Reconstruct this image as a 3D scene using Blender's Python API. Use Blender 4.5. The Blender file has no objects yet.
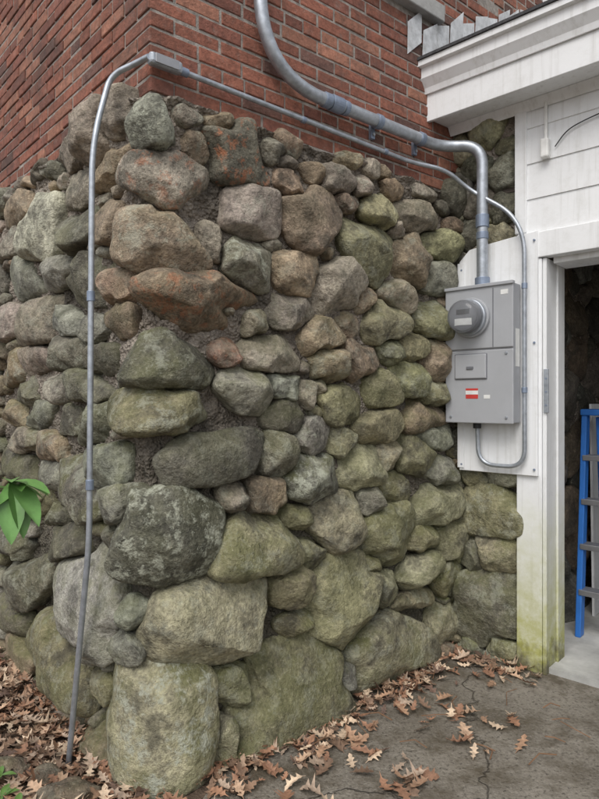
import bpy, bmesh, math, random, numpy as np
from mathutils import Vector
random.seed(7); rng=np.random.default_rng(11)
H=1.45
def nrm(a): a=np.array(a,float); return a/np.linalg.norm(a)
C=np.array([-.587,2.35]); L=nrm([-.682,.731]); R=nrm([.7826,.6225])
NL=nrm([-.731,-.682]); NR=nrm([.6225,-.7826])
g=nrm([.739,-.673]); NG=nrm([-.673,-.739]); K=np.array([.900,3.533])
bis=nrm(NL+NR); hf=math.acos(float(NL@NR))/2
RR=.22; cen=C-bis*.10/math.cos(hf); ua=RR*hf; TOP=2.656
# ---------- scene / world
sc=bpy.context.scene
sc.view_settings.view_transform='Standard'; sc.view_settings.look='None'; sc.view_settings.exposure=0
w=bpy.data.worlds.new("World"); sc.world=w; w.use_nodes=True
n=w.node_tree.nodes; bg=n['Background']
sky=n.new('ShaderNodeTexSky'); sky.sky_type='NISHITA'; sky.sun_disc=False
SE,SA=math.radians(52),math.radians(200)
sky.sun_elevation=SE; sky.sun_rotation=SA; sky.dust_density=3
hs=n.new('ShaderNodeHueSaturation'); hs.inputs['Saturation'].default_value=.25
w.node_tree.links.new(sky.outputs[0],hs.inputs['Color']); w.node_tree.links.new(hs.outputs[0],bg.inputs[0]); bg.inputs[1].default_value=.15
hs.inputs['Value'].default_value=1.22
sl=bpy.data.lights.new('sun','SUN'); sl.energy=1.3; sl.angle=math.radians(34); sl.color=(1,.96,.9)
so=bpy.data.objects.new('sun',sl); sc.collection.objects.link(so)
sd=Vector((math.sin(SA)*math.cos(SE),math.cos(SA)*math.cos(SE),math.sin(SE)))
so.rotation_euler=sd.to_track_quat('Z','Y').to_euler()
cam=bpy.data.cameras.new('camera'); co=bpy.data.objects.new('camera',cam); sc.collection.objects.link(co)
cam.sensor_fit='VERTICAL'; cam.sensor_height=36; cam.sensor_width=36; cam.lens=27.03; cam.clip_end=500; cam.clip_start=.05
co.location=(0,0,H); co.rotation_euler=(math.radians(90),0,0); sc.camera=co
# ---------- node helpers
class M:
    def __init__(s,name,rough=.8,metal=0,col=(.5,.5,.5)):
        s.m=bpy.data.materials.new(name); s.m.use_nodes=True; s.t=s.m.node_tree
        s.b=s.t.nodes['Principled BSDF']; s.b.inputs['Roughness'].default_value=rough; s.b.inputs['Metallic'].default_value=metal
        s.b.inputs['Base Color'].default_value=(*col,1); s.c=s.t.nodes.new('ShaderNodeTexCoord').outputs['Object']
    def l(s,a,b): s.t.links.new(a,b)
    def noise(s,scale,detail=6,rough=.6,dist=0,vec=None):
        x=s.t.nodes.new('ShaderNodeTexNoise'); x.inputs['Scale'].default_value=scale; x.inputs['Detail'].default_value=min(detail,4)
        x.inputs['Roughness'].default_value=rough; x.inputs['Distortion'].default_value=dist; s.l(vec or s.c,x.inputs['Vector']); return x.outputs['Fac']
    def vor(s,scale,feat='F1',vec=None):
        x=s.t.nodes.new('ShaderNodeTexVoronoi'); x.feature=feat; x.inputs['Scale'].default_value=scale; s.l(vec or s.c,x.inputs['Vector']); return x.outputs['Distance']
    def ramp(s,v,a,b,lo=0.,hi=1.):
        x=s.t.nodes.new('ShaderNodeMapRange'); x.inputs[1].default_value=a; x.inputs[2].default_value=b; x.inputs[3].default_value=lo; x.inputs[4].default_value=hi
        s.l(v,x.inputs[0]); return x.outputs[0]
    def math(s,op,a,b):
        x=s.t.nodes.new('ShaderNodeMath'); x.operation=op
        for i,v in enumerate((a,b)):
            if isinstance(v,(int,float)): x.inputs[i].default_value=v
            else: s.l(v,x.inputs[i])
        return x.outputs[0]
    def mix(s,f,a,b,mode='MIX'):
        x=s.t.nodes.new('ShaderNodeMixRGB'); x.blend_type=mode
        for i,v in enumerate((f,a,b)):
            if isinstance(v,(int,float)): x.inputs[i].default_value=v
            elif isinstance(v,tuple): x.inputs[i].default_value=(*v,1)
            else: s.l(v,x.inputs[i])
        return x.outputs[0]
    def attr(s,name):
        x=s.t.nodes.new('ShaderNodeAttribute'); x.attribute_name=name; return x
    def sep(s,v):
        x=s.t.nodes.new('ShaderNodeSeparateXYZ'); s.l(v,x.inputs[0]); return x.outputs
    def nz(s):
        x=s.t.nodes.new('ShaderNodeNewGeometry'); return s.sep(x.outputs['Normal'])[2]
    def val(s,f):
        x=s.t.nodes.new('ShaderNodeCombineXYZ'); [s.l(f,x.inputs[i]) for i in range(3)]; return x.outputs[0]
    def color(s,c): s.l(c,s.b.inputs['Base Color'])
    def bump(s,h,dist=.01,st=1.):
        x=s.t.nodes.new('ShaderNodeBump'); x.inputs['Strength'].default_value=st; x.inputs['Distance'].default_value=dist
        s.l(h,x.inputs['Height']); s.l(x.outputs[0],s.b.inputs['Normal'])
def simple(name,col,rough=.6,metal=0,var=.15,scale=12,bump=.0,grime=None):
    m=M(name,rough,metal); nn=m.noise(scale,8,.65)
    c=m.mix(1.,col,m.val(m.ramp(nn,.3,.7,1-var,1+var)),'MULTIPLY')
    if grime: c=m.mix(m.ramp(m.noise(scale*.4,8,.7),.52,.75,0,.7),c,grime)
    m.color(c)
    if bump: m.bump(m.noise(scale*6,4),bump)
    return m.m
# stone
m=M('fieldstone',.85); A=m.attr('col'); B=m.attr('fx'); bx=m.sep(B.outputs['Color'])
big_=m.noise(8.5,4,.74); low=m.noise(4.5,4,.7); lich=m.noise(12,4,.8); fine=m.noise(62,4,.75)
c=m.mix(1.,A.outputs['Color'],m.val(m.ramp(big_,.32,.68,.45,1.7)),'MULTIPLY')
c=m.mix(1.,c,m.val(m.ramp(fine,.32,.68,.6,1.4)),'MULTIPLY')
moss=m.math('MULTIPLY',m.ramp(low,.42,.58),m.math('MULTIPLY',bx[2],m.ramp(m.nz(),-.4,.7,.4,.95)))
c=m.mix(moss,c,(.125,.128,.045))
c=m.mix(m.ramp(low,.45,.34,0,.65),c,(.05,.045,.033))
c=m.mix(m.math('MULTIPLY',m.ramp(lich,.50,.62),bx[0]),c,(.38,.39,.31))
c=m.mix(m.ramp(fine,.60,.70,0,.5),c,(.38,.36,.27))
c=m.mix(m.math('MULTIPLY',m.ramp(lich,.48,.37),bx[1]),c,(.40,.15,.07))
c=m.mix(m.ramp(m.vor(50),.0,.2,.55,0),c,(.035,.03,.022))
m.color(c); m.bump(m.math('ADD',m.math('MULTIPLY',m.noise(20,4,.7),1.),m.math('MULTIPLY',fine,.35)),.022,.95)
STONE=m.m
m=M('lime_mortar',.92); z=m.sep(m.c)[2]
c=m.mix(m.noise(5,8,.65),(.31,.25,.20),(.46,.42,.36))
c=m.mix(m.ramp(m.noise(22,8,.7),.43,.62,0,.7),c,(.15,.12,.095))
c=m.mix(m.ramp(z,1.7,.6,0,.85),c,(.075,.07,.045))
c=m.mix(m.ramp(m.noise(2.3,5,.6),.49,.64,0,.8),c,(.06,.052,.04))
m.color(c); m.bump(m.math('ADD',m.noise(30,10,.75),m.vor(70)),.02,1.); MORTAR=m.m
m=M('red_brick',.88); A=m.attr('col')
c=m.mix(1.,A.outputs['Color'],m.val(m.ramp(m.noise(35,8,.7),.3,.7,.62,1.4)),'MULTIPLY')
c=m.mix(m.ramp(m.noise(16,10,.78),.56,.72,0,.35),c,(.34,.28,.24))
c=m.mix(m.ramp(m.noise(3,6,.75),.50,.7,0,.65),c,(.07,.05,.042))
m.color(c); m.bump(m.noise(80,6,.7),.006,1.); BRICK=m.m
BM=simple('brick_mortar',(.33,.30,.27),.95,0,.4,30,.006,(.12,.105,.09))
def white(name,moss):
    m=M(name,.55); z=m.sep(m.c)[2]
    c=m.mix(m.ramp(m.noise(9,10,.75),.5,.75,0,.28),(.80,.81,.82),(.5,.49,.45))
    mpn=m.t.nodes.new('ShaderNodeMapping'); mpn.inputs['Scale'].default_value=(30,30,1.2); m.l(m.c,mpn.inputs[0])
    c=m.mix(m.ramp(m.noise(1.2,6,.6,0,mpn.outputs[0]),.52,.75,0,.35),c,(.40,.39,.35))
    if moss:
        zz=m.math('ADD',z,m.math('MULTIPLY',m.noise(9,8,.7),.5))
        c=m.mix(m.math('MULTIPLY',m.ramp(zz,1.25,.35,0,.95),m.ramp(m.noise(14,6,.7),.3,.6,.55,1)),c,(.36,.36,.07))
        c=m.mix(m.ramp(zz,.40,.26,0,.9),c,(.10,.09,.06))
    m.color(c); m.bump(m.noise(30,5),.002,.5); return m.m
WHITE=white('white_paint',False); POSTM=white('mossy_white_paint',True)
GREY=simple('grey_enamel',(.38,.39,.41),.42,.0,.06,6)
GREY2=simple('dark_grey_enamel',(.16,.165,.18),.45,0,.05,6)
GALV=simple('galvanised_steel',(.40,.43,.47),.45,.65,.25,25)
GALV2=simple('dull_zinc',(.25,.30,.39),.5,.5,.2,20)
BLK=simple('black_rubber',(.02,.02,.022),.5)
RED=simple('red_label',(.55,.05,.04),.5); WL=simple('white_label',(.75,.75,.73),.5)
BLUE=simple('blue_fiberglass',(.03,.15,.48),.4,0,.1)
ALU=simple('aluminium',(.36,.36,.37),.45,.8)
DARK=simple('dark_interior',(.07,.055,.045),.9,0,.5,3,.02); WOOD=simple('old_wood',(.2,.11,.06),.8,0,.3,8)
CONC=simple('garage_concrete',(.42,.42,.40),.85,0,.25,5,.003,(.2,.19,.17)); SHG=simple('roof_shingle',(.08,.08,.085),.95,0,.4,40,.01)
TIN=simple('weathered_tin',(.64,.66,.68),.5,.1,.3,15,0,(.25,.24,.22)); SILL=simple('stone_sill',(.38,.38,.37),.85,0,.2,8,.003)
WGL=M('window_glass',.08,0,(.02,.025,.03)).m
m=M('meter_glass',.03,0,(.9,.92,.95)); m.b.inputs['Transmission Weight'].default_value=.9; m.b.inputs['IOR'].default_value=1.3; GLASS=m.m
# ---------- object helpers
def empty(name):
    o=bpy.data.objects.new(name,None); sc.collection.objects.link(o); return o
def mk(name,V,F,mat,parent=None,attrs=None,smooth=True,recalc=False):
    me=bpy.data.meshes.new(name); V=np.asarray(V,np.float32); 
    if isinstance(F,np.ndarray):
        nf,k=F.shape; me.vertices.add(len(V)); me.vertices.foreach_set('co',V.ravel())
        me.loops.add(nf*k); me.loops.foreach_set('vertex_index',F.ravel().astype(np.int32))
        me.polygons.add(nf); me.polygons.foreach_set('loop_start',np.arange(0,nf*k,k,dtype=np.int32)); me.polygons.foreach_set('loop_total',np.full(nf,k,np.int32))
        me.update(calc_edges=True)
    else: me.from_pydata([tuple(map(float,v)) for v in V],[],F)
    if recalc:
        b=bmesh.new(); b.from_mesh(me); bmesh.ops.recalc_face_normals(b,faces=b.faces); b.to_mesh(me); b.free()
    for k2,a in (attrs or {}).items():
        at=me.color_attributes.new(k2,'FLOAT_COLOR','POINT'); a=np.c_[a,np.ones(len(a))] if a.shape[1]==3 else a
        at.data.foreach_set('color',a.astype(np.float32).ravel())
    me.polygons.foreach_set('use_smooth',[smooth]*len(me.polygons)); me.validate()
    me.materials.append(mat); o=bpy.data.objects.new(name,me); sc.collection.objects.link(o)
    if parent: o.parent=parent
    return o
def frame(o,d,nn): 
    return lambda s,out,z:(o[0]+d[0]*s+nn[0]*out, o[1]+d[1]*s+nn[1]*out, z)
RW=frame(C,R,NR); LW=frame(C,L,NL); G=frame(K,g,NG)
def box(name,f,s,o,z,mat,parent,bev=.004):
    V=[f(a,b,c) for a in s for b in o for c in z]
    F=[(0,1,3,2),(4,6,7,5),(0,4,5,1),(2,3,7,6),(0,2,6,4),(1,5,7,3)]
    ob=mk(name,V,F,mat,parent,smooth=False,recalc=True)
    if bev:
        b=ob.modifiers.new('b','BEVEL'); b.width=bev; b.segments=2
    return ob
def extr(name,f,prof,s0,s1,mat,parent,bev=0):
    k=len(prof); V=[f(s0,o,z) for o,z in prof]+[f(s1,o,z) for o,z in prof]
    F=[tuple(range(k)),tuple(range(k,2*k))]+[(i,(i+1)%k,k+(i+1)%k,k+i) for i in range(k)]
    ob=mk(name,V,F,mat,parent,smooth=False,recalc=True)
    if bev: b=ob.modifiers.new('b','BEVEL'); b.width=bev; b.segments=2
    return ob
def path(P,rs):
    P=[Vector(p) for p in P]; out=[P[0]]
    for i in range(1,len(P)-1):
        a=(P[i-1]-P[i]); b=(P[i+1]-P[i]); r=min(rs[i-1],a.length*.49,b.length*.49)
        p0=P[i]+a.normalized()*r; p1=P[i]+b.normalized()*r
        for k in range(13):
            t=k/12; out.append(p0*(1-t)**2+P[i]*2*t*(1-t)*1+p1*t*t)
    return out+[P[-1]]
def tube(name,pts,rad,mat,parent,res=8):
    cu=bpy.data.curves.new(name,'CURVE'); cu.dimensions='3D'; sp=cu.splines.new('POLY'); sp.points.add(len(pts)-1)
    for i,p in enumerate(pts): sp.points[i].co=(*p,1)
    cu.bevel_depth=rad; cu.bevel_resolution=res; cu.use_fill_caps=True; cu.materials.append(mat)
    o=bpy.data.objects.new(name,cu); sc.collection.objects.link(o); o.parent=parent; return o
def cyl(name,a,b,rad,mat,parent,seg=24,bev=.002,rad2=None):
    a,b=Vector(a),Vector(b); d=(b-a); q=d.to_track_quat('Z','Y'); V=[];r2=rad if rad2 is None else rad2
    for zz,rr in((0,rad),(d.length,r2)):
        for i in range(seg): V.append(a+q@Vector((rr*math.cos(i*2*math.pi/seg),rr*math.sin(i*2*math.pi/seg),zz)))
    F=[tuple(range(seg)),tuple(range(seg,2*seg))]+[(i,(i+1)%seg,seg+(i+1)%seg,seg+i) for i in range(seg)]
    o=mk(name,V,F,mat,parent,smooth=False,recalc=True)
    if bev: bb=o.modifiers.new('b','BEVEL'); bb.width=bev; bb.segments=2; bb.limit_method='ANGLE'; bb.angle_limit=1
    return o
# ---------- numpy noise
def hsh(i,j,k,s):
    x=(i.astype(np.int64)*374761393+j.astype(np.int64)*668265263+k.astype(np.int64)*1274126177+s*974634777)&0xffffffff
    x=((x^(x>>13))*1274126177)&0xffffffff; x=x^(x>>16); return (x&0xffffff)/float(0xffffff)*2-1
def vn(p,s=0):
    i=np.floor(p); f=p-i; f=f*f*(3-2*f); i=i.astype(np.int64); r=0
    for a in(0,1):
        for b in(0,1):
            for c_ in(0,1):
                wt=(f[:,0] if a else 1-f[:,0])*(f[:,1] if b else 1-f[:,1])*(f[:,2] if c_ else 1-f[:,2])
                r=r+wt*hsh(i[:,0]+a,i[:,1]+b,i[:,2]+c_,s)
    return r
def fbm(p,s=0,o=4):
    r=0;a=1
    for k in range(o): r=r+a*vn(p*(2**k)+k*17.3,s+k); a*=.5
    return r
# ---------- wall surface
def surf(u,z,out):
    u,z,out=np.broadcast_arrays(np.asarray(u,float),np.asarray(z,float),np.asarray(out,float))
    ph=np.clip(u/RR,-hf,hf); cs,sn=np.cos(ph),np.sin(ph)
    nx=bis[0]*cs-bis[1]*sn; ny=bis[0]*sn+bis[1]*cs
    ex=np.maximum(u-ua,0); el=np.maximum(-u-ua,0)
    ob=np.interp(u,[-3,-.5,-.1,.2,1.0,2.0],[.03,.04,.09,.11,.08,.0])
    f=np.clip(1-z/TOP,0,1.2)
    o=ob*f**1.3+out-.12
    x=cen[0]+RR*nx+R[0]*ex+L[0]*el+nx*o; y=cen[1]+RR*ny+R[1]*ex+L[1]*el+ny*o
    return np.stack([x,y,z],-1)
def gsurf(s,z,out):
    s,z,out=np.broadcast_arrays(np.asarray(s,float),np.asarray(z,float),np.asarray(out,float))
    o=out*.75-.05+.04*np.clip((.95-z)/.3,0,1)
    o=np.where((z>.98)&(z<2.42)&(s>.0),np.minimum(o,.028),o)
    return np.stack([K[0]+g[0]*s+NG[0]*o,K[1]+g[1]*s+NG[1]*o,z],-1)
def isurf(d,z,out):   # stone wall inside the garage, running back from the door
    d,z,out=np.broadcast_arrays(np.asarray(d,float),np.asarray(z,float),np.asarray(out,float))
    s=.36+out*.7
    return np.stack([K[0]+g[0]*s-NG[0]*d,K[1]+g[1]*s-NG[1]*d,z],-1)
def proj(P): return 299.5+600*P[...,0]/P[...,1], 399.5-600*(P[...,2]-H)/P[...,1]
T={'b':(.235,.18,.125),'d':(.12,.112,.084),'g':(.225,.218,.178),'o':(.19,.178,.105),'y':(.27,.25,.165),'r':(.25,.16,.12),'m':(.24,.205,.165),'l':(.34,.325,.27)}
# survey of the individual stones on the wall face (position and size on the wall surface, tone)
S="""150 122 62 48 g1;202 145 24 34 b;243 157 68 64 d2;163 180 105 54 m3;150 235 105 70 b;255 208 60 52 m;295 180 36 32 b;315 222 62 60 b;345 178 42 24 m
252 262 52 45 g1;212 240 28 42 m;192 302 128 64 b3;300 272 45 42 b;341 285 52 60 m;293 310 45 34 m;160 355 110 62 d;228 352 34 28 r3;273 352 52 38 m;322 335 40 36 b;258 320 25 30 m
247 390 52 46 g;168 412 132 46 o;195 460 145 54 d;288 385 30 28 g;288 416 36 34 d;280 455 40 45 d;315 440 34 36 g;318 478 56 56 g1;335 365 36 34 b;350 405 40 36 o
160 539 118 102 d1;240 498 34 26 m;270 497 46 36 b;262 550 92 68 o;342 522 60 62 y;212 628 148 94 y;350 600 76 90 o;292 590 48 44 o;300 628 40 25 o;240 690 60 46 o
287 705 108 120 o;148 728 138 138 y1;228 742 28 52 y;82 590 74 97 l;128 617 40 34 g;118 648 40 34 g;350 678 30 28 g;397 647 95 78 y;395 540 56 65 o;362 468 40 46 y
383 425 48 36 o;385 322 46 38 o;383 388 36 38 o;365 360 35 36 b;372 248 56 62 o;385 212 40 42 o;420 212 44 36 m;410 258 40 58 b;405 292 36 36 m;352 320 25 25 b
412 380 34 34 o;415 346 32 30 o;430 320 34 40 o;440 245 34 28 o;438 275 34 30 g;425 415 46 32 b;390 455 30 26 y;420 457 34 38 o;440 438 36 24 g;443 475 30 34 g
400 488 44 28 o;438 503 46 48 y;375 500 28 30 g;425 540 34 32 o;420 572 48 40 y;390 590 26 36 y;452 578 26 32 o;420 600 50 28 y;452 540 28 40 o;375 565 30 24 o
448 625 34 36 y;315 555 26 34 o;300 520 30 26 o;330 250 22 20 b;230 310 20 16 m;400 230 20 22 m;345 445 26 30 o;310 395 20 24 m;365 300 22 26 b;395 350 22 26 o;437 360 22 40 b;437 395 24 26 o
75 190 30 34 m;105 165 30 34 b;38 232 36 60 l;70 232 34 42 d;107 222 20 40 b;18 205 34 26 b;8 240 22 30 m;57 270 40 28 g;80 284 46 50 d;20 278 36 40 g
112 285 36 32 b;28 320 40 40 m;60 322 34 32 g;112 320 36 30 b;86 328 24 30 g;8 320 20 32 m;30 360 45 28 m;62 352 44 32 d;90 360 30 38 d;10 368 24 30 b
22 390 44 26 d;55 390 36 28 m;82 386 40 36 d;8 412 24 28 b;35 415 40 24 g;65 420 40 34 d;90 424 34 44 d;20 440 36 24 m;50 446 34 28 b;15 467 34 28 d
45 475 32 28 g;98 466 36 46 g;75 487 44 54 d;25 500 44 30 o;50 515 30 24 d;60 545 56 46 d;15 550 34 30 d;25 583 48 58 d;52 645 64 60 o;12 622 30 30 d;110 505 22 40 g;20 655 34 30 b
190 115 26 20 m;275 150 22 26 m;222 120 26 18 b;290 160 24 14 m;320 172 26 18 b;370 185 30 20 m;400 190 26 18 b;425 190 26 16 m"""
rows=[r.split() for r in S.replace('\n',';').split(';')]
uu,zz=np.meshgrid(np.arange(-3.2,2.05,.012),np.arange(-.05,2.68,.012)); GX,GY=proj(surf(uu,zz,.05))
st=[]
for cx,cy,ww,hh,t in rows:
    cx,cy,ww,hh=map(float,(cx,cy,ww,hh)); i=np.argmin((GX-cx)**2+(GY-cy)**2); u,v=uu.flat[i],zz.flat[i]
    e=.02; x1,y1=proj(surf(u+e,v,.05)); x0,y0=proj(surf(u-e,v,.05)); xa,ya=proj(surf(u,v+e,.05)); xb,yb=proj(surf(u,v-e,.05))
    fa,sh_=(1.2,.022) if ww>=100 else (1.04,0)
    st.append([u+sh_,v,fa*ww/2/(abs(x1-x0)/(2*e)),1.04*hh/2/(abs(ya-yb)/(2*e)),rng.normal(0,.04 if ww>=100 else .08),t])
Sg="490 512 58 50 o;500 556 38 36 y;472 556 24 34 d;490 608 56 78 d;478 165 28 26 d;505 172 28 34 d;478 200 26 34 d;507 207 26 30 d;468 235 26 30 d;467 300 20 40 o;500 470 40 30 g;475 475 30 24 o;500 650 30 20 y;466 650 20 24 g"
gst=[]
ss,z2=np.meshgrid(np.arange(-.05,.5,.01),np.arange(-.05,3.05,.01)); gx,gy=proj(gsurf(ss,z2,.04))
for r in Sg.split(';'):
    cx,cy,ww,hh,t=r.split(); cx,cy,ww,hh=map(float,(cx,cy,ww,hh)); i=np.argmin((gx-cx)**2+(gy-cy)**2); dd=3.35/600
    a_=ww/2*dd*1.15; gst.append([min(ss.flat[i],.385-a_),z2.flat[i],a_,hh/2*dd,0.,t])
EXP=2.7
def dist(px,py,s):
    u,v,a,b,ro=s[:5]; dx=px-u; dy=py-v; c_,s_=math.cos(ro),math.sin(ro)
    return ((abs(dx*c_+dy*s_)/a)**EXP+(abs(-dx*s_+dy*c_)/b)**EXP)**(1/EXP)
def fill(st,u0,u1,v0,v1,radii,n,tone):
    px=rng.uniform(u0,u1,n); py=rng.uniform(v0,v1,n); free=np.full(n,9.)
    for s in st: free=np.minimum(free,(dist(px,py,s)-1)*min(s[2],s[3]))
    for r in radii:
        while True:
            i=np.argmax(np.where(free>=r,rng.random(n)+1,0))
            if free[i]<r: break
            s=[px[i],py[i],r*rng.uniform(1.1,1.8),r*rng.uniform(.85,1.1),rng.normal(0,.35),tone(px[i],py[i])]; st.append(s)
            free=np.minimum(free,(dist(px,py,s)-1)*min(s[2],s[3]))
def tone(u,v):
    if v>1.5: return random.choice('bmmdgb')
    if u<-.2: return random.choice('dgmobl')
    return random.choice('oygob')
fill(st,-4.2,2.0,-.05,2.64,[.12,.10,.085,.07,.055,.042,.032,.026],14000,tone)
fill(gst,-.02,.32,-.05,3.0,[.10,.08,.06,.045,.032,.024],4000,lambda u,v:random.choice('dogy'))
ist=[]; fill(ist,.30,3.2,0.05,2.55,[.14,.11,.08,.06,.045],4000,lambda u,v:random.choice('bmgd'))
def build_stones(st,sf,name,parent,lod=1.,dark=1.):
    VV=[];FF=[];CC=[];XX=[];off=0; NT=72; th=np.linspace(-math.pi,math.pi,NT,endpoint=False)
    for idx,s in enumerate(st):
        u,v,a,b,ro,t=s; big=min(a,b)
        nb=[q for q in st if q is not s and abs(q[0]-u)<a+q[2]+.08 and abs(q[1]-v)<b+q[3]+.08]
        ex=((abs(np.cos(th))/a)**EXP+(abs(np.sin(th))/b)**EXP)**(-1/EXP)
        k=np.linspace(.45,1.25,42); rr=ex[:,None]*k[None]
        c_,s_=math.cos(ro),math.sin(ro); lx=rr*np.cos(th)[:,None]; ly=rr*np.sin(th)[:,None]
        X=u+lx*c_-ly*s_; Y=v+lx*s_+ly*c_; bad=np.zeros_like(X,bool)
        for q in nb: bad|=dist(X,Y,q)<k[None]
        first=np.where(bad.any(1),bad.argmax(1),41); r=ex*k[first]
        for _ in range(3):
            d=rng.uniform(-math.pi,math.pi); cc_=np.cos(th-d); lim=float(np.interp(d,th,r))*rng.uniform(.91,1.03); r=np.where(cc_>.3,np.minimum(r,lim/np.maximum(cc_,.3)),r)
        for _ in range(2): r=(np.roll(r,1)+2*r+np.roll(r,-1))/4
        r=np.maximum(r*1.03,.006)
        m_=int((54 if big>.12 else 40 if big>.06 else 24 if big>.03 else 15)*lod)
        gxx,gyy=np.meshgrid(np.linspace(-1,1,m_),np.linspace(-1,1,m_)); x=gxx.ravel();y=gyy.ravel()
        X=x*np.sqrt(1-y*y/2);Y=y*np.sqrt(1-x*x/2); rho=np.minimum(np.hypot(X,Y),1); tt=np.arctan2(Y,X); ph=rho*math.pi*.70
        rt=np.interp(tt,np.r_[th,math.pi],np.r_[r,r[0]])
        dp=min(.038+big*rng.uniform(.5,.8),.13)
        box_=rng.uniform(.55,.85); q3=np.stack([np.cos(tt)*np.sin(ph)**box_,np.sin(tt)*np.sin(ph)**box_,np.sign(np.cos(ph))*abs(np.cos(ph))**rng.uniform(.65,.95)],-1)
        for _ in range(8):
            d=rng.normal(size=3); d[2]=abs(d[2])*1.3; d/=np.linalg.norm(d); lim=.96-rng.uniform(.04,.32)*min(1,d[2]*1.4)
            ex_=np.maximum(q3@d-lim,0); q3-=ex_[:,None]*d*.95
        P=np.stack([q3[:,0]*rt,q3[:,1]*rt,q3[:,2]*dp],-1)
        nn_=P/(np.linalg.norm(P,axis=1,keepdims=True)+1e-6); sd_=rng.uniform(0,99,3)
        rid=1-2*abs(fbm(P/.09+sd_,7,2))
        disp=big*.07*fbm(P/big*1.2+sd_,idx%50,2)+(.005*fbm(P/.05+sd_,3,3)+.0025*rid)*min(1,big/.06)+.0018*fbm(P/.013+sd_,5,2)
        P=P+nn_*disp[:,None]
        P[:,2]+=P[:,0]*rng.normal(0,.12)*(.4 if a>.2 else 1)+P[:,1]*rng.normal(-.05,.12)+rng.uniform(-.012,.014)
        Pu=P[:,0]*c_-P[:,1]*s_; Pv=P[:,0]*s_+P[:,1]*c_
        W=sf(u+Pu,v+Pv,P[:,2]); VV.append(W)
        ii=np.arange(m_*m_).reshape(m_,m_); F=np.stack([ii[:-1,:-1],ii[:-1,1:],ii[1:,1:],ii[1:,:-1]],-1).reshape(-1,4)+off; FF.append(F); off+=m_*m_
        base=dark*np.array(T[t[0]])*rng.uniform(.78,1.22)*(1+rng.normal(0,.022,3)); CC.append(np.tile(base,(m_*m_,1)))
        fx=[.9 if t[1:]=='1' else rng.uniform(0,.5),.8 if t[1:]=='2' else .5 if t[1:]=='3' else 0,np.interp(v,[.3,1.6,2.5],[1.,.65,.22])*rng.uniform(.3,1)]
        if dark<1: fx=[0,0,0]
        XX.append(np.tile(fx,(m_*m_,1)))
    return mk(name,np.concatenate(VV),np.concatenate(FF)[:,::-1],STONE,parent,{'col':np.concatenate(CC),'fx':np.concatenate(XX)})
wall=empty('stone_wall')
build_stones(st,surf,'fieldstones',wall); build_stones(gst,gsurf,'return_fieldstones',wall)
def mortar(sf,u0,u1,v0,v1,stp,name,cap,par):
    U=np.arange(u0,u1,stp); V=np.arange(v0,v1,stp); uu,vv=np.meshgrid(U,V); p=np.stack([uu.ravel(),vv.ravel(),0*uu.ravel()],-1)
    o=-.018+.022*fbm(p*5,9,2)+.014*fbm(p*20,4,3)+.005*fbm(p*70,6,2)+.015*np.clip((p[:,1]-1.1)/1.0,0,1)-.016*np.clip((1.2-p[:,1])/1.0,0,1)
    if cap: o=o+.035*np.clip((p[:,1]-(TOP-.04))/.035,0,1); o=np.where(p[:,1]>TOP-.004,-.12,o)
    W=sf(p[:,0],np.minimum(p[:,1],v1-.01),o); ii=np.arange(uu.size).reshape(uu.shape)
    F=np.stack([ii[:-1,:-1],ii[1:,:-1],ii[1:,1:],ii[:-1,1:]],-1).reshape(-1,4)[:,::-1]; mk(name,W,F,MORTAR,par)
mortar(surf,-4.3,2.06,-.06,TOP+.02,.0075,'mortar',True,wall); mortar(gsurf,-.06,.46,-.06,3.04,.008,'return_mortar',False,wall)
# ---------- brick house
house=empty('brick_house'); CH=.0650; BL=.205; JT=.011
def bricks(f,t1,name,ph,hole=None):
    V=[];F=[];Cc=[];o=0; nrow=int(3.3/CH)
    for r in range(nrow):
        z0=TOP+.006+r*CH; hdr=(r+ph)%6==2; bl=.1 if hdr else BL; t=0.004 if (r+ph)%2 else .004-(0 if hdr else (BL+JT)/2)
        while t<t1:
            a=max(t,.004); b=min(t+bl,t1); t+=bl+JT
            if b-a<.03: continue
            if hole and b>hole[0] and a<hole[1] and z0+CH>hole[2] and z0<hole[3]: 
                if a<hole[0]: b=hole[0]
                elif b>hole[1]: a=hole[1]
                else: continue
                if b-a<.02: continue
            j=rng.normal(0,.0016,8); q=rng.normal(0,.002); c=.0035
            aa,bb,z_0,z_1=a+j[0],b+j[1],z0+j[2],z0+CH-JT+j[3]
            for (x0,x1,y0,y1,oo) in((aa,bb,z_0,z_1,-.04),(aa,bb,z_0,z_1,q-.003),(aa+c,bb-c,z_0+c,z_1-c,q)):
                V+= [f(x0,oo,y0),f(x1,oo,y0),f(x1,oo,y1),f(x0,oo,y1)]
            F+= [(o+8,o+9,o+10,o+11)]+[(o+4+i,o+4+(i+1)%4,o+8+(i+1)%4,o+8+i) for i in range(4)]+[(o+i,o+(i+1)%4,o+4+(i+1)%4,o+4+i) for i in range(4)]
            o+=12; k=random.random()
            col=np.array((.255,.098,.064) if k<.45 else (.205,.08,.056) if k<.74 else (.31,.14,.092) if k<.91 else (.135,.068,.053))*rng.uniform(.78,1.18)
            Cc+=[col]*12
    F=np.array(F)
    mk(name,V,F,BRICK,house,{'col':np.array(Cc)},smooth=False,recalc=True)
WZ0,WZ1,WT0,WT1=H+2.15,H+3.2,.8,1.72
bricks(RW,2.95,'side_bricks',0,(WT0,WT1,WZ0,WZ1)); bricks(LW,4.6,'front_bricks',1)
ZT=TOP+3.3
box('side_mortar_a',RW,(.006,WT0),(-.2,-.005),(TOP-.01,ZT),BM,house,0); box('side_mortar_b',RW,(WT1,2.95),(-.2,-.005),(TOP-.01,ZT),BM,house,0)
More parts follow.
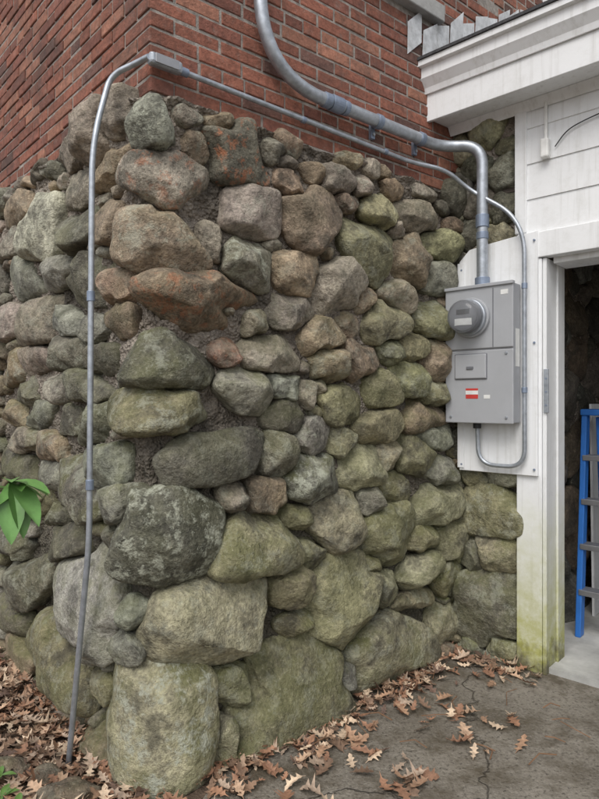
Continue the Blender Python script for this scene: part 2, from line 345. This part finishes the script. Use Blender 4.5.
box('side_mortar_c',RW,(WT0,WT1),(-.2,-.005),(TOP-.01,WZ0),BM,house,0); box('side_mortar_d',RW,(WT0,WT1),(-.2,-.005),(WZ1,ZT),BM,house,0)
box('front_mortar',LW,(.006,4.6),(-.2,-.0055),(TOP-.01,ZT),BM,house,0)
box('window_sill',RW,(WT0-.06,WT1+.05),(-.1,.05),(WZ0-.005,WZ0+.09),SILL,house,.006)
box('window_frame',RW,(WT0,WT1),(-.09,-.05),(WZ0+.09,WZ1),WHITE,house,0); box('window_pane',RW,(WT0+.07,WT1-.07),(-.06,-.045),(WZ0+.16,WZ1-.07),WGL,house,0)
box('house_roof',RW,(-.3,3.4),(-3,.3),(ZT,ZT+.2),SHG,house,0)
box('house_roof_front',LW,(-.3,4.8),(-3,.3),(ZT+.003,ZT+.19),SHG,house,0)
wing=frame(np.array(RW(2.93,0,0))[:2],g,NG)
for i in range(14): extr('wing_clapboard',wing,[(0,3.55+i*.12),(.022,3.55+i*.12),(.008,3.55+i*.12+.125),(0,3.55+i*.12+.125)],-.02,3.5,WHITE,house)
# ---------- garage
gar=empty('garage')
for i in range(4):
    z0=2.33+i*.19; extr('siding_board',G,[(-.02,z0),(.018,z0),(.011,z0+.194),(-.02,z0+.194)],.40,4.2,WHITE,gar)
box('siding_edge_trim',G,(.385,.45),(-.02,.026),(2.345,3.035),WHITE,gar)
box('header_trim',G,(.40,3.4),(-.03,.034),(2.2,2.335),WHITE,gar)
box('door_post',G,(.395,.53),(-.02,.024),(0,2.195),POSTM,gar)
box('door_jamb',G,(.532,.552),(-.22,.016),(0,2.195),POSTM,gar,.003); box('door_stop',G,(.553,.565),(-.22,-.12),(0,2.195),POSTM,gar,.003)
box('far_post',G,(3.2,3.4),(-.22,.022),(0,2.195),POSTM,gar); box('far_wall',G,(3.4,4.2),(-.02,.01),(0,2.33),WHITE,gar)
box('header_soffit',G,(.57,3.2),(-.22,-.031),(2.17,2.21),WHITE,gar)
box('frame_latch_plate',G,(.540,.566),(.018,.026),(1.45-.07,1.45+.16),GALV,gar,.002)
for zc in(1.42,1.49,1.56): cyl('latch_screw',G(.553,.026,zc),G(.553,.029,zc),.005,GALV2,gar,10,.0)
extr('soffit',G,[(0,3.04),(.20,3.04),(.20,3.06),(0,3.06)],-.05,4.3,WHITE,gar)
extr('bed_mould',G,[(.02,3.038),(.055,3.038),(.028,3.0),(.02,2.99)],-.0,4.25,WHITE,gar)
extr('fascia',G,[(.202,3.02),(.225,3.02),(.225,3.23),(.202,3.23)],-.065,4.3,WHITE,gar,.003)
extr('crown_mould',G,[(.227,3.17),(.238,3.17),(.245,3.2),(.268,3.235),(.275,3.245),(.275,3.30),(.30,3.305),(.30,3.335),(.227,3.335)],-.075,4.3,WHITE,gar)
extr('roof',G,[(.31,3.337),(.31,3.352),(-4.5,5.75),(-4.5,5.70),(.2,3.337)],-.075,4.4,SHG,gar)
for i in range(10):
    t=1.50+i*.122; zr=3.37+.5*max(t-1.58,0); dz=rng.normal(0,.012); a=rng.normal(0,.03); h=rng.uniform(.13,.17)
    V=[RW(t+.004,.004+.002*(i%2),zr-.03+dz),RW(t+.118,.006+.002*(i%2),zr+.035+dz+a),RW(t+.112,.012+.012*(i%2),zr+.045+h+dz+a),RW(t,.010+.008*(i%2),zr+h-.02+dz)]
    V+=[tuple(np.array(v)-np.array([*(NR*.003),0])) for v in V]
    mk('step_flashing',V,[(0,1,2,3),(4,7,6,5),(0,4,5,1),(1,5,6,2),(2,6,7,3),(3,7,4,0)],TIN,gar,smooth=False,recalc=True)
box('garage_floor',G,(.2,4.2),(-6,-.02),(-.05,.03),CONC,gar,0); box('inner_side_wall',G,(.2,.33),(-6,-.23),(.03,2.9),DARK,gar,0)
build_stones(ist,isurf,'inner_fieldstones',gar,.6,.4); mortar(isurf,.2,3.4,.0,2.65,.015,'inner_mortar',False,gar)  # inner stone colours are dimmed, painting in the garage's interior shade
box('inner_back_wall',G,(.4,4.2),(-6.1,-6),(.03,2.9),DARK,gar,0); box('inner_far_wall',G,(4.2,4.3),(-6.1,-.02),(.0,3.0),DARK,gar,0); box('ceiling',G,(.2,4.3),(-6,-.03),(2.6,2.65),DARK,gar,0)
box('pvc_drop',G,(.545,.561),(.019,.035),(2.80,3.035),WL,gar,.005); box('junction_cap',G,(.533,.575),(.019,.06),(2.71,2.81),WL,gar,.008)
tube('cable',path([G(.60,.03,2.76),G(.66,.03,2.83),G(.78,.03,2.86),G(1.0,.03,2.88)],[.05,.06]),.003,BLK,gar)
pb=empty('leaning_panel')
V=[G(.485,-.98,.032),G(.50,-.98,.032),G(.50,-1.4,.032),G(.485,-1.4,.032),G(.455,-1.02,1.42),G(.47,-1.02,1.42),G(.47,-1.4,1.42),G(.455,-1.4,1.42)]
mk('white_panel',V,[(0,1,2,3),(4,7,6,5),(0,4,5,1),(1,5,6,2),(2,6,7,3),(3,7,4,0)],WHITE,pb,smooth=False,recalc=True)
# ---------- mounting board + meter
mb=empty('mounting_board')
V=[(.068,-.405),(.515,-.405),(.515,.89),(.25,.865),(.13,.85),(.068,.79)]
extr_v=[G(s,.0,H+z) for s,z in V]+[G(s,.045,H+z) for s,z in V]; k=6
o=mk('plywood_panel',extr_v,[tuple(range(k)),tuple(range(k,2*k))]+[(i,(i+1)%k,k+(i+1)%k,k+i) for i in range(k)],WHITE,mb,smooth=False,recalc=True)
b=o.modifiers.new('b','BEVEL'); b.width=.003
box('batten',G,(.06,.10),(.046,.052),(H-.39,H+.78),WHITE,mb,.002)
for s,z in((.5,.84),(.5,.3),(.5,-.37),(.085,-.37),(.085,.74)): cyl('screw',G(s,.045,H+z),G(s,.054,H+z),.006,GALV2,mb,10,.001)
mt=empty('electric_meter_box'); s0,s1=.047,.43; zb,zt=H-.125,H+.615; o1=.15
box('enclosure',G,(s0,s1),(.053,o1),(zb,zt),GREY,mt,.006)
box('upper_cover',G,(s0-.004,s1+.004),(o1,o1+.012),(zb+.40,zt+.004),GREY,mt,.005)
box('lower_cover',G,(s0-.004,s1+.004),(o1,o1+.010),(zb-.004,zb+.392),GREY,mt,.005)
box('rain_lip',G,(s0-.006,s1+.006),(o1-.01,o1+.022),(zt-.01,zt+.008),GREY,mt,.003)
box('side_seam',G,(s0+.275,s0+.28),(o1+.011,o1+.0135),(zb+.405,zt-.02),GREY2,mt,0)
box('breaker_door_rim',G,(s0+.055,s0+.245),(o1+.009,o1+.017),(zb+.235,zb+.375),GREY2,mt,.012)
box('breaker_door',G,(s0+.059,s0+.241),(o1+.011,o1+.021),(zb+.239,zb+.371),GREY,mt,.012)
box('door_latch',G,(s0+.13,s0+.17),(o1+.02,o1+.028),(zb+.29,zb+.305),GREY2,mt,.002)
box('warning_label',G,(s0+.12,s0+.192),(o1+.0101,o1+.0112),(zb+.13,zb+.152),RED,mt,0); box('warning_label_b',G,(s0+.12,s0+.192),(o1+.0101,o1+.0112),(zb+.174,zb+.186),RED,mt,0);box('label_strip',G,(s0+.12,s0+.192),(o1+.0101,o1+.0111),(zb+.1525,zb+.1735),WL,mt,0)
box('spec_label',G,(s0+.225,s0+.26),(o1+.0101,o1+.0111),(zb+.13,zb+.15),WL,mt,0); box('side_label',G,(s1+.0,s1+.0012),(.07,.12),(zb+.3,zb+.5),WL,mt,0)
box('top_label',G,(s0+.32,s0+.36),(o1+.0122,o1+.0132),(zt-.06,zt-.035),WL,mt,0)
mc=s0+.155; mz=H+.445
cyl('meter_ring_base',G(mc,o1+.012,mz),G(mc,o1+.035,mz),.108,GREY,mt,48,.004)
cyl('meter_ring',G(mc,o1+.034,mz),G(mc,o1+.058,mz),.098,GALV,mt,48,.006)
cyl('meter_body',G(mc,o1+.05,mz),G(mc,o1+.10,mz),.078,GREY2,mt,48,.003)
cyl('meter_face',G(mc,o1+.10,mz),G(mc,o1+.104,mz),.07,GREY2,mt,48,.001)
box('meter_display',G,(mc-.035,mc+.035),(o1+.104,o1+.108),(mz+.01,mz+.035),BLK,mt,.001); box('meter_plate',G,(mc-.045,mc+.045),(o1+.104,o1+.106),(mz-.045,mz-.012),WL,mt,.001)
N=40
prof=[(.088,.055),(.088,.10),(.085,.125),(.075,.14),(.05,.148),(.02,.15),(.001,.15)]
V=[];F=[]
axn=Vector((NG[0],NG[1],0)); ax=Vector((g[0],g[1],0)); base=Vector(G(mc,o1,mz))
for r_,d_ in prof:
    for i in range(N):
        a=i*2*math.pi/N; V.append(base+axn*d_+ax*(r_*math.cos(a))+Vector((0,0,r_*math.sin(a))))
for j in range(len(prof)-1):
    for i in range(N): F.append((j*N+i,j*N+(i+1)%N,(j+1)*N+(i+1)%N,(j+1)*N+i))
mk('meter_dome',V,F,GLASS,mt,recalc=True)
for a in range(4): 
    sx=s0+.03+(a%2)*.32; zz_=zb+.03+(a//2)*.34; cyl('cover_screw',G(sx,o1+.01,zz_),G(sx,o1+.016,zz_),.007,GALV,mt,12,.001)
# ---------- conduits
bc=empty('service_conduit')
big=path([RW(.475,.055,ZT-.3),RW(.49,.055,H+1.42),RW(1.72,.055,H+1.42),G(.235,.10,H+1.40),G(.235,.10,H+.60)],[.36,.2,.4])
tube('pipe',big,.030,GALV,bc,10)
def clamp(f,t,z,vert,rad,par,mat=GALV2,ln=.03,o=.055):
    a,b=((f(t,o,z-ln),f(t,o,z+ln)) if vert else (f(t-ln,o,z),f(t+ln,o,z)))
    cyl('coupling',a,b,rad,mat,par,24,.003)
clamp(RW,.93,H+1.42,False,.038,bc,ln=.035); clamp(RW,.87,H+1.42,False,.035,bc,ln=.02); clamp(RW,.99,H+1.42,False,.035,bc,ln=.014)
for t,z,v in((1.22,H+1.42,0),(1.55,H+1.42,0),(.47,H+2.0,1)):
    clamp(RW,t,z,bool(v),.036,bc,ln=.018)
    if not v: box('strap_foot',RW,(t-.014,t+.014),(.001,.02),(z-.075,z+.06),GALV2,bc,.002); cyl('strap_bolt',RW(t,.02,z-.055),RW(t,.03,z-.055),.008,GALV,bc,8,.001)
clamp(G,.235,H+.98,True,.036,bc,ln=.035,o=.10); clamp(G,.235,H+.9,True,.033,bc,ln=.02,o=.10); clamp(G,.235,H+.64,True,.040,bc,ln=.03,o=.10)
tc=empty('grounding_conduit')
tube('upper_run',path([RW(.10,.03,H+1.315),RW(1.50,.03,H+1.29),RW(1.68,.13,H+1.26),G(.16,.115,H+1.17),G(.46,.08,H+.95),G(.46,.075,H-.36),G(.2,.075,H-.36),G(.2,.09,H-.12)],[.08,.1,.12,.18,.10,.10]),.0115,GALV,tc)
tube('left_run',path([RW(-.02,.035,H+1.32),LW(.03,.04,H+1.315),LW(.13,.10,H+1.285),LW(.13,.175,H+1.0),LW(.135,.185,H-.55),LW(.27,.215,H-1.50)],[.03,.06,.14,.1,.4]),.0115,GALV,tc)
box('conduit_body',RW,(-.02,.12),(.012,.052),(H+1.295,H+1.342),GALV,tc,.012); box('conduit_body_cover',RW,(.0,.10),(.052,.056),(H+1.30,H+1.337),ALU,tc,.003)
cyl('hub',RW(.11,.03,H+1.316),RW(.15,.03,H+1.314),.017,GALV2,tc); cyl('hub',G(.2,.09,H-.16),G(.2,.09,H-.12),.022,BLK,tc)
for t in(.75,1.3): clamp(RW,t,H+1.305-.012*(t-.5),False,.015,tc,ln=.012,o=.03)
for zc,oo_ in((H-.33,.1835),(H+.4,.179)): cyl('coupling',LW(.1335,oo_,zc-.02),LW(.1335,oo_,zc+.02),.0155,GALV2,tc)
for zc in(H+.6,H+.05): cyl('coupling',G(.46,.0775,zc-.015),G(.46,.0775,zc+.015),.015,GALV2,tc)
# ---------- ladder
ld=empty('step_ladder')
def rail(a,b,w_,d_,mat,nm):
    a,b=np.array(a),np.array(b); V=[]
    for p in(a,b):
        for i,j in((-1,-1),(1,-1),(1,1),(-1,1)): V.append(p+np.array([*(g*w_*i),0])+np.array([*(NG*d_*j),0]))
    ob=mk(nm,V,[(0,1,2,3),(4,7,6,5),(0,4,5,1),(1,5,6,2),(2,6,7,3),(3,7,4,0)],mat,ld,smooth=False,recalc=True); bb=ob.modifiers.new('b','BEVEL'); bb.width=.004
sL,sR=.53,.95
rail(G(sL,-.58,.03),G(sL-.03,-.80,1.36),.016,.035,BLUE,'front_rail_1'); rail(G(sR,-.58,.03),G(sR-.09,-.80,1.36),.016,.035,BLUE,'front_rail_2')
rail(G(sL+.05,-.95,.03),G(sL+.03,-.86,1.34),.014,.02,BLUE,'rear_rail_1'); rail(G(sR+.03,-.95,.03),G(sR-.08,-.86,1.34),.014,.02,BLUE,'rear_rail_2')
for i in range(1,5):
    f_=i/5; oo=-.58-.22*f_; box('step',G,(sL-.03*f_,sR-.09*f_),(oo-.05,oo+.045),(.03+1.33*f_-.022,.03+1.33*f_+.012),ALU,ld,.003)
    oo2=-.95+.09*f_; box('rear_brace',G,(sL+.03,sR-.05*f_),(oo2-.008,oo2+.008),(.03+1.31*f_-.02,.03+1.31*f_+.01),BLUE,ld,.002)
box('top_cap',G,(sL-.05,sR-.07),(-.92,-.75),(1.35,1.39),BLUE,ld,.008)
# ---------- ground
m=M('dirt',.95); c=m.mix(m.noise(8,10,.7),(.055,.038,.026),(.14,.095,.065)); c=m.mix(m.ramp(m.noise(40,5),.55,.7),c,(.2,.14,.1)); m.color(c); m.bump(m.noise(20,10,.75),.03,1.)
S_=150; mk('ground',[(-S_,-S_,-.004),(S_,-S_,-.004),(S_,S_,-.004),(-S_,S_,-.004)],[(0,1,2,3)],m.m,smooth=False)
m=M('old_asphalt',.85); c=m.mix(m.ramp(m.noise(1.8,8,.7),.35,.65),(.115,.10,.078),(.265,.24,.20))
c=m.mix(m.ramp(m.noise(90,4,.6),.45,.68,0,.55),c,(.34,.31,.265)); c=m.mix(m.ramp(m.noise(60,3,.6),.54,.66,0,.75),c,(.05,.042,.033))
c=m.mix(m.ramp(m.noise(4,10,.78),.46,.64,0,.85),c,(.085,.068,.045))
mp=m.t.nodes.new('ShaderNodeVectorMath'); mp.operation='ADD'; nv=m.t.nodes.new('ShaderNodeTexNoise'); nv.inputs['Scale'].default_value=3; nv.inputs['Detail'].default_value=5; m.l(m.c,nv.inputs[0])
sv=m.t.nodes.new('ShaderNodeVectorMath'); sv.operation='SCALE'; sv.inputs['Scale'].default_value=.5; m.l(nv.outputs['Color'],sv.inputs[0]); m.l(m.c,mp.inputs[0]); m.l(sv.outputs[0],mp.inputs[1])
cr=m.ramp(m.vor(.75,'DISTANCE_TO_EDGE',mp.outputs[0]),.0,.006,1,0); c=m.mix(m.math('MULTIPLY',cr,.6),c,(.04,.033,.025)); m.color(c)
m.l(m.ramp(m.noise(2.5,5),.4,.65,.45,.95),m.b.inputs['Roughness'])
m.bump(m.math('SUBTRACT',m.noise(70,6,.7),m.math('MULTIPLY',cr,1.2)),.007,.9)
ed=[(-.33,2.6),(-.33,2.25)]+[(-.36-.05*i+.03*math.sin(i*2.3),2.15-.22*i) for i in range(14)]+[(-1.6,-6),(9,-6),(9,6),(.5,6)]
mk('driveway',[(x,y,.0) for x,y in ed],[tuple(range(len(ed)))],m.m,smooth=False,recalc=False)
# ---------- leaves
m=M('dry_oak_leaf',.75); A=m.attr('col'); c=m.mix(1.,A.outputs['Color'],m.val(m.ramp(m.noise(60,5),.3,.7,.65,1.35)),'MULTIPLY'); m.color(c); LEAF=m.m
PR=[(0,.012),(.14,.02),(.2,.07),(.29,.2),(.35,.09),(.43,.13),(.52,.33),(.58,.12),(.66,.14),(.74,.27),(.8,.10),(.9,.13),(1,.01)]
def leafset(pos,size,cols,tilt,prof=PR,curl=1.):
    V=[];F=[];CC=[];k=len(prof)
    for i,(x,y,z) in enumerate(pos):
        s=size[i]; yaw=rng.uniform(0,6.28); q=Vector((rng.normal(0,tilt),rng.normal(0,tilt),1)).to_track_quat('Z','Y'); c1=rng.normal(.15,.6)*curl; c2=rng.uniform(-.3,1.4)*curl; wf=rng.uniform(.7,1.1)
        cy,sy=math.cos(yaw),math.sin(yaw); b0=len(V)
        for j,(lx,wd) in enumerate(prof):
            for sgn in(-1,0,1):
                wj=wd*wf*rng.uniform(.7,1.3) if sgn else 0; X=(lx-.5)*s; Y=sgn*wj*s; Z=s*(c1*(lx-.5)**2+c2*wj*wj*2)+ (abs(sgn)*.02*s)
                X,Y=X*cy-Y*sy,X*sy+Y*cy; p=q@Vector((X,Y,Z)); V.append((x+p.x,y+p.y,z+p.z)); CC.append(cols[i])
        for j in range(k-1):
            a=b0+j*3; F+=[(a,a+3,a+4,a+1),(a+1,a+4,a+5,a+2)]
    return np.array(V),np.array(F),np.array(CC)
pos=[]
def wp(u,out):
    p=surf(u,0.,out); return float(p[0]),float(p[1])
for _ in range(2300):
    u=rng.uniform(-3.2,.05); o_=.04+abs(rng.normal(0,.45)); x,y=wp(u,o_)
    if y>1.2: pos.append((x,y,.006+rng.uniform(0,.035)))
for _ in range(500):
    x,y=rng.uniform(-1.6,-.42),rng.uniform(1.5,2.3); pos.append((x,y,.006+rng.uniform(0,.025)))
for _ in range(250):
    u=rng.uniform(.15,1.95); o_=.05+abs(rng.normal(0,.09)); x,y=wp(u,o_); pos.append((x,y,.008+rng.uniform(0,.02)))
for _ in range(42):
    u=rng.uniform(.1,1.6); o_=.1+abs(rng.normal(0,.25)); x,y=wp(u,o_); pos.append((x,y,.008+rng.uniform(0,.012)))
for cx,cy,sp,n_ in((1.12,3.2,.09,35),(.42,2.25,.06,12),(.78,2.62,.10,10),(.98,2.9,.2,8),(.12,2.42,.10,24)):
    for _ in range(n_): pos.append((rng.normal(cx,sp),rng.normal(cy,sp),.008+rng.uniform(0,.012)))
pal=[(.31,.19,.12),(.40,.27,.18),(.24,.13,.08),(.16,.10,.065),(.50,.38,.27),(.28,.15,.09),(.12,.075,.055),(.36,.27,.2)]
cols=[np.array(random.choice(pal))*rng.uniform(.85,1.3) for _ in pos]
V,F,CC=leafset(pos,rng.uniform(.045,.12,len(pos)),cols,.25); mk('fallen_leaves',V,F,LEAF,None,{'col':CC})
def rock(name,x,y,rx,ry,rz,mat):
    b=bmesh.new(); bmesh.ops.create_icosphere(b,subdivisions=5,radius=1); P=np.array([v.co[:] for v in b.verts]); s_=rng.uniform(0,50,3)
    for _ in range(8):
        d=rng.normal(size=3); d/=np.linalg.norm(d); P-=np.maximum(P@d-rng.uniform(.7,.9),0)[:,None]*d
    P=P*(1+.1*fbm(P*1.3+s_,2,3)+.02*fbm(P*9+s_,4,2))[:,None]*np.array([rx,ry,rz])+np.array([x,y,rz*.2])
    F=np.array([[v.index for v in f.verts] for f in b.faces]); b.free(); k=len(P)
    mk(name,P,F,STONE,None,{'col':np.tile(np.array(T[mat])*.75,(k,1)),'fx':np.tile([.2,0,.3],(k,1))})
rock('rock',-.84,2.17,.12,.08,.06,'b'); rock('rock',-.64,2.02,.09,.06,.045,'m'); rock('rock',-.96,2.28,.07,.06,.05,'b'); rock('rock',-1.12,2.32,.10,.06,.05,'b')
tw=empty('fallen_twigs')
for i in range(60):
    x,y=(rng.uniform(-1.7,-.45),rng.uniform(1.9,2.9)) if i<36 else (rng.uniform(.0,1.3),rng.uniform(2.3,3.1)); a=rng.uniform(0,6.28); l_=rng.uniform(.05,.2)
    tube('twig',[Vector((x,y,.02)),Vector((x+math.cos(a)*l_*.5,y+math.sin(a)*l_*.5,.03)),Vector((x+math.cos(a+.3)*l_,y+math.sin(a+.3)*l_,.015))],rng.uniform(.0015,.003),WOOD,tw,2)
# ---------- shrub
sh=empty('rhododendron_shrub'); 
m=M('glossy_leaf',.35); A=m.attr('col'); m.color(m.mix(1.,A.outputs['Color'],m.val(m.ramp(m.noise(25,5),.3,.7,.8,1.2)),'MULTIPLY')); GL=m.m
LP=[(0,.02),(.1,.1),(.25,.17),(.45,.21),(.65,.19),(.82,.12),(.93,.06),(1,.005)]
V=[];F=[];CC=[]
def leaf(p,d,s,col,droop=.25):
    p=Vector(p); d=Vector(d).normalized(); side=d.cross(Vector((0,0,1))).normalized(); up=side.cross(d); b0=len(V)
    for lx,wd in LP:
        for sg in(-1,0,1): V.append(p+d*(lx*s)+side*(sg*wd*s)+up*(-droop*s*lx*lx+(abs(sg)*wd*s*.35))); CC.append(col*(1.25 if sg==0 else 1))
    for j in range(len(LP)-1):
        a=b0+j*3; F.extend([(a,a+3,a+4,a+1),(a+1,a+4,a+5,a+2)])
tips=[((-.77,1.62,1.21),(.3,-.1,.3)),((-.94,1.70,1.12),(.2,.1,.6)),((-1.1,1.5,1.35),(0,0,1)),((-1.25,1.9,1.0),(0,.3,1)),((-1.3,1.4,.9),(.1,-.3,1)),((-1.35,1.7,1.3),(-.3,0,1)),((-1.12,1.35,.6),(.3,-.3,.6)),((-1.5,1.6,1.1),(-.6,0,.8))]
for (p,d) in tips:
    base=Vector((-1.3,1.6,0)); p=Vector(p); mid=(base+p)/2+Vector((-.08,0,.1)); tube('branch',path([base,mid,p],[.3]),.006,WOOD,sh,3)
    for i in range(9):
        a=i*2*math.pi/9+rng.normal(0,.2); dd=Vector(d).normalized()*rng.uniform(.1,.5)+Vector((math.cos(a),math.sin(a),rng.uniform(-.6,.2))); leaf(p+Vector((0,0,rng.uniform(-.02,.02))),dd,rng.uniform(.08,.12),np.array((.09,.20,.045))*rng.uniform(.6,1.2))
for d_,s_ in (((.8,-.3,.05),.13),((.75,-.4,-.5),.15),((.25,-.5,-.85),.16),((.3,-.6,.25),.11),((.5,-.3,-.85),.15)):
    leaf((-.77,1.6,1.23),d_,s_,np.array((.12,.25,.07))*rng.uniform(.85,1.2))
for (x,y) in((-1.06,2.13),(-1.12,2.25),(-.98,2.08)):
    for i in range(5): a=rng.uniform(0,6.28); leaf((x,y,.04),(math.cos(a),math.sin(a),.4),.06,np.array((.11,.2,.05)))
mk('foliage',[tuple(v) for v in V],F,GL,sh,{'col':np.array(CC)})
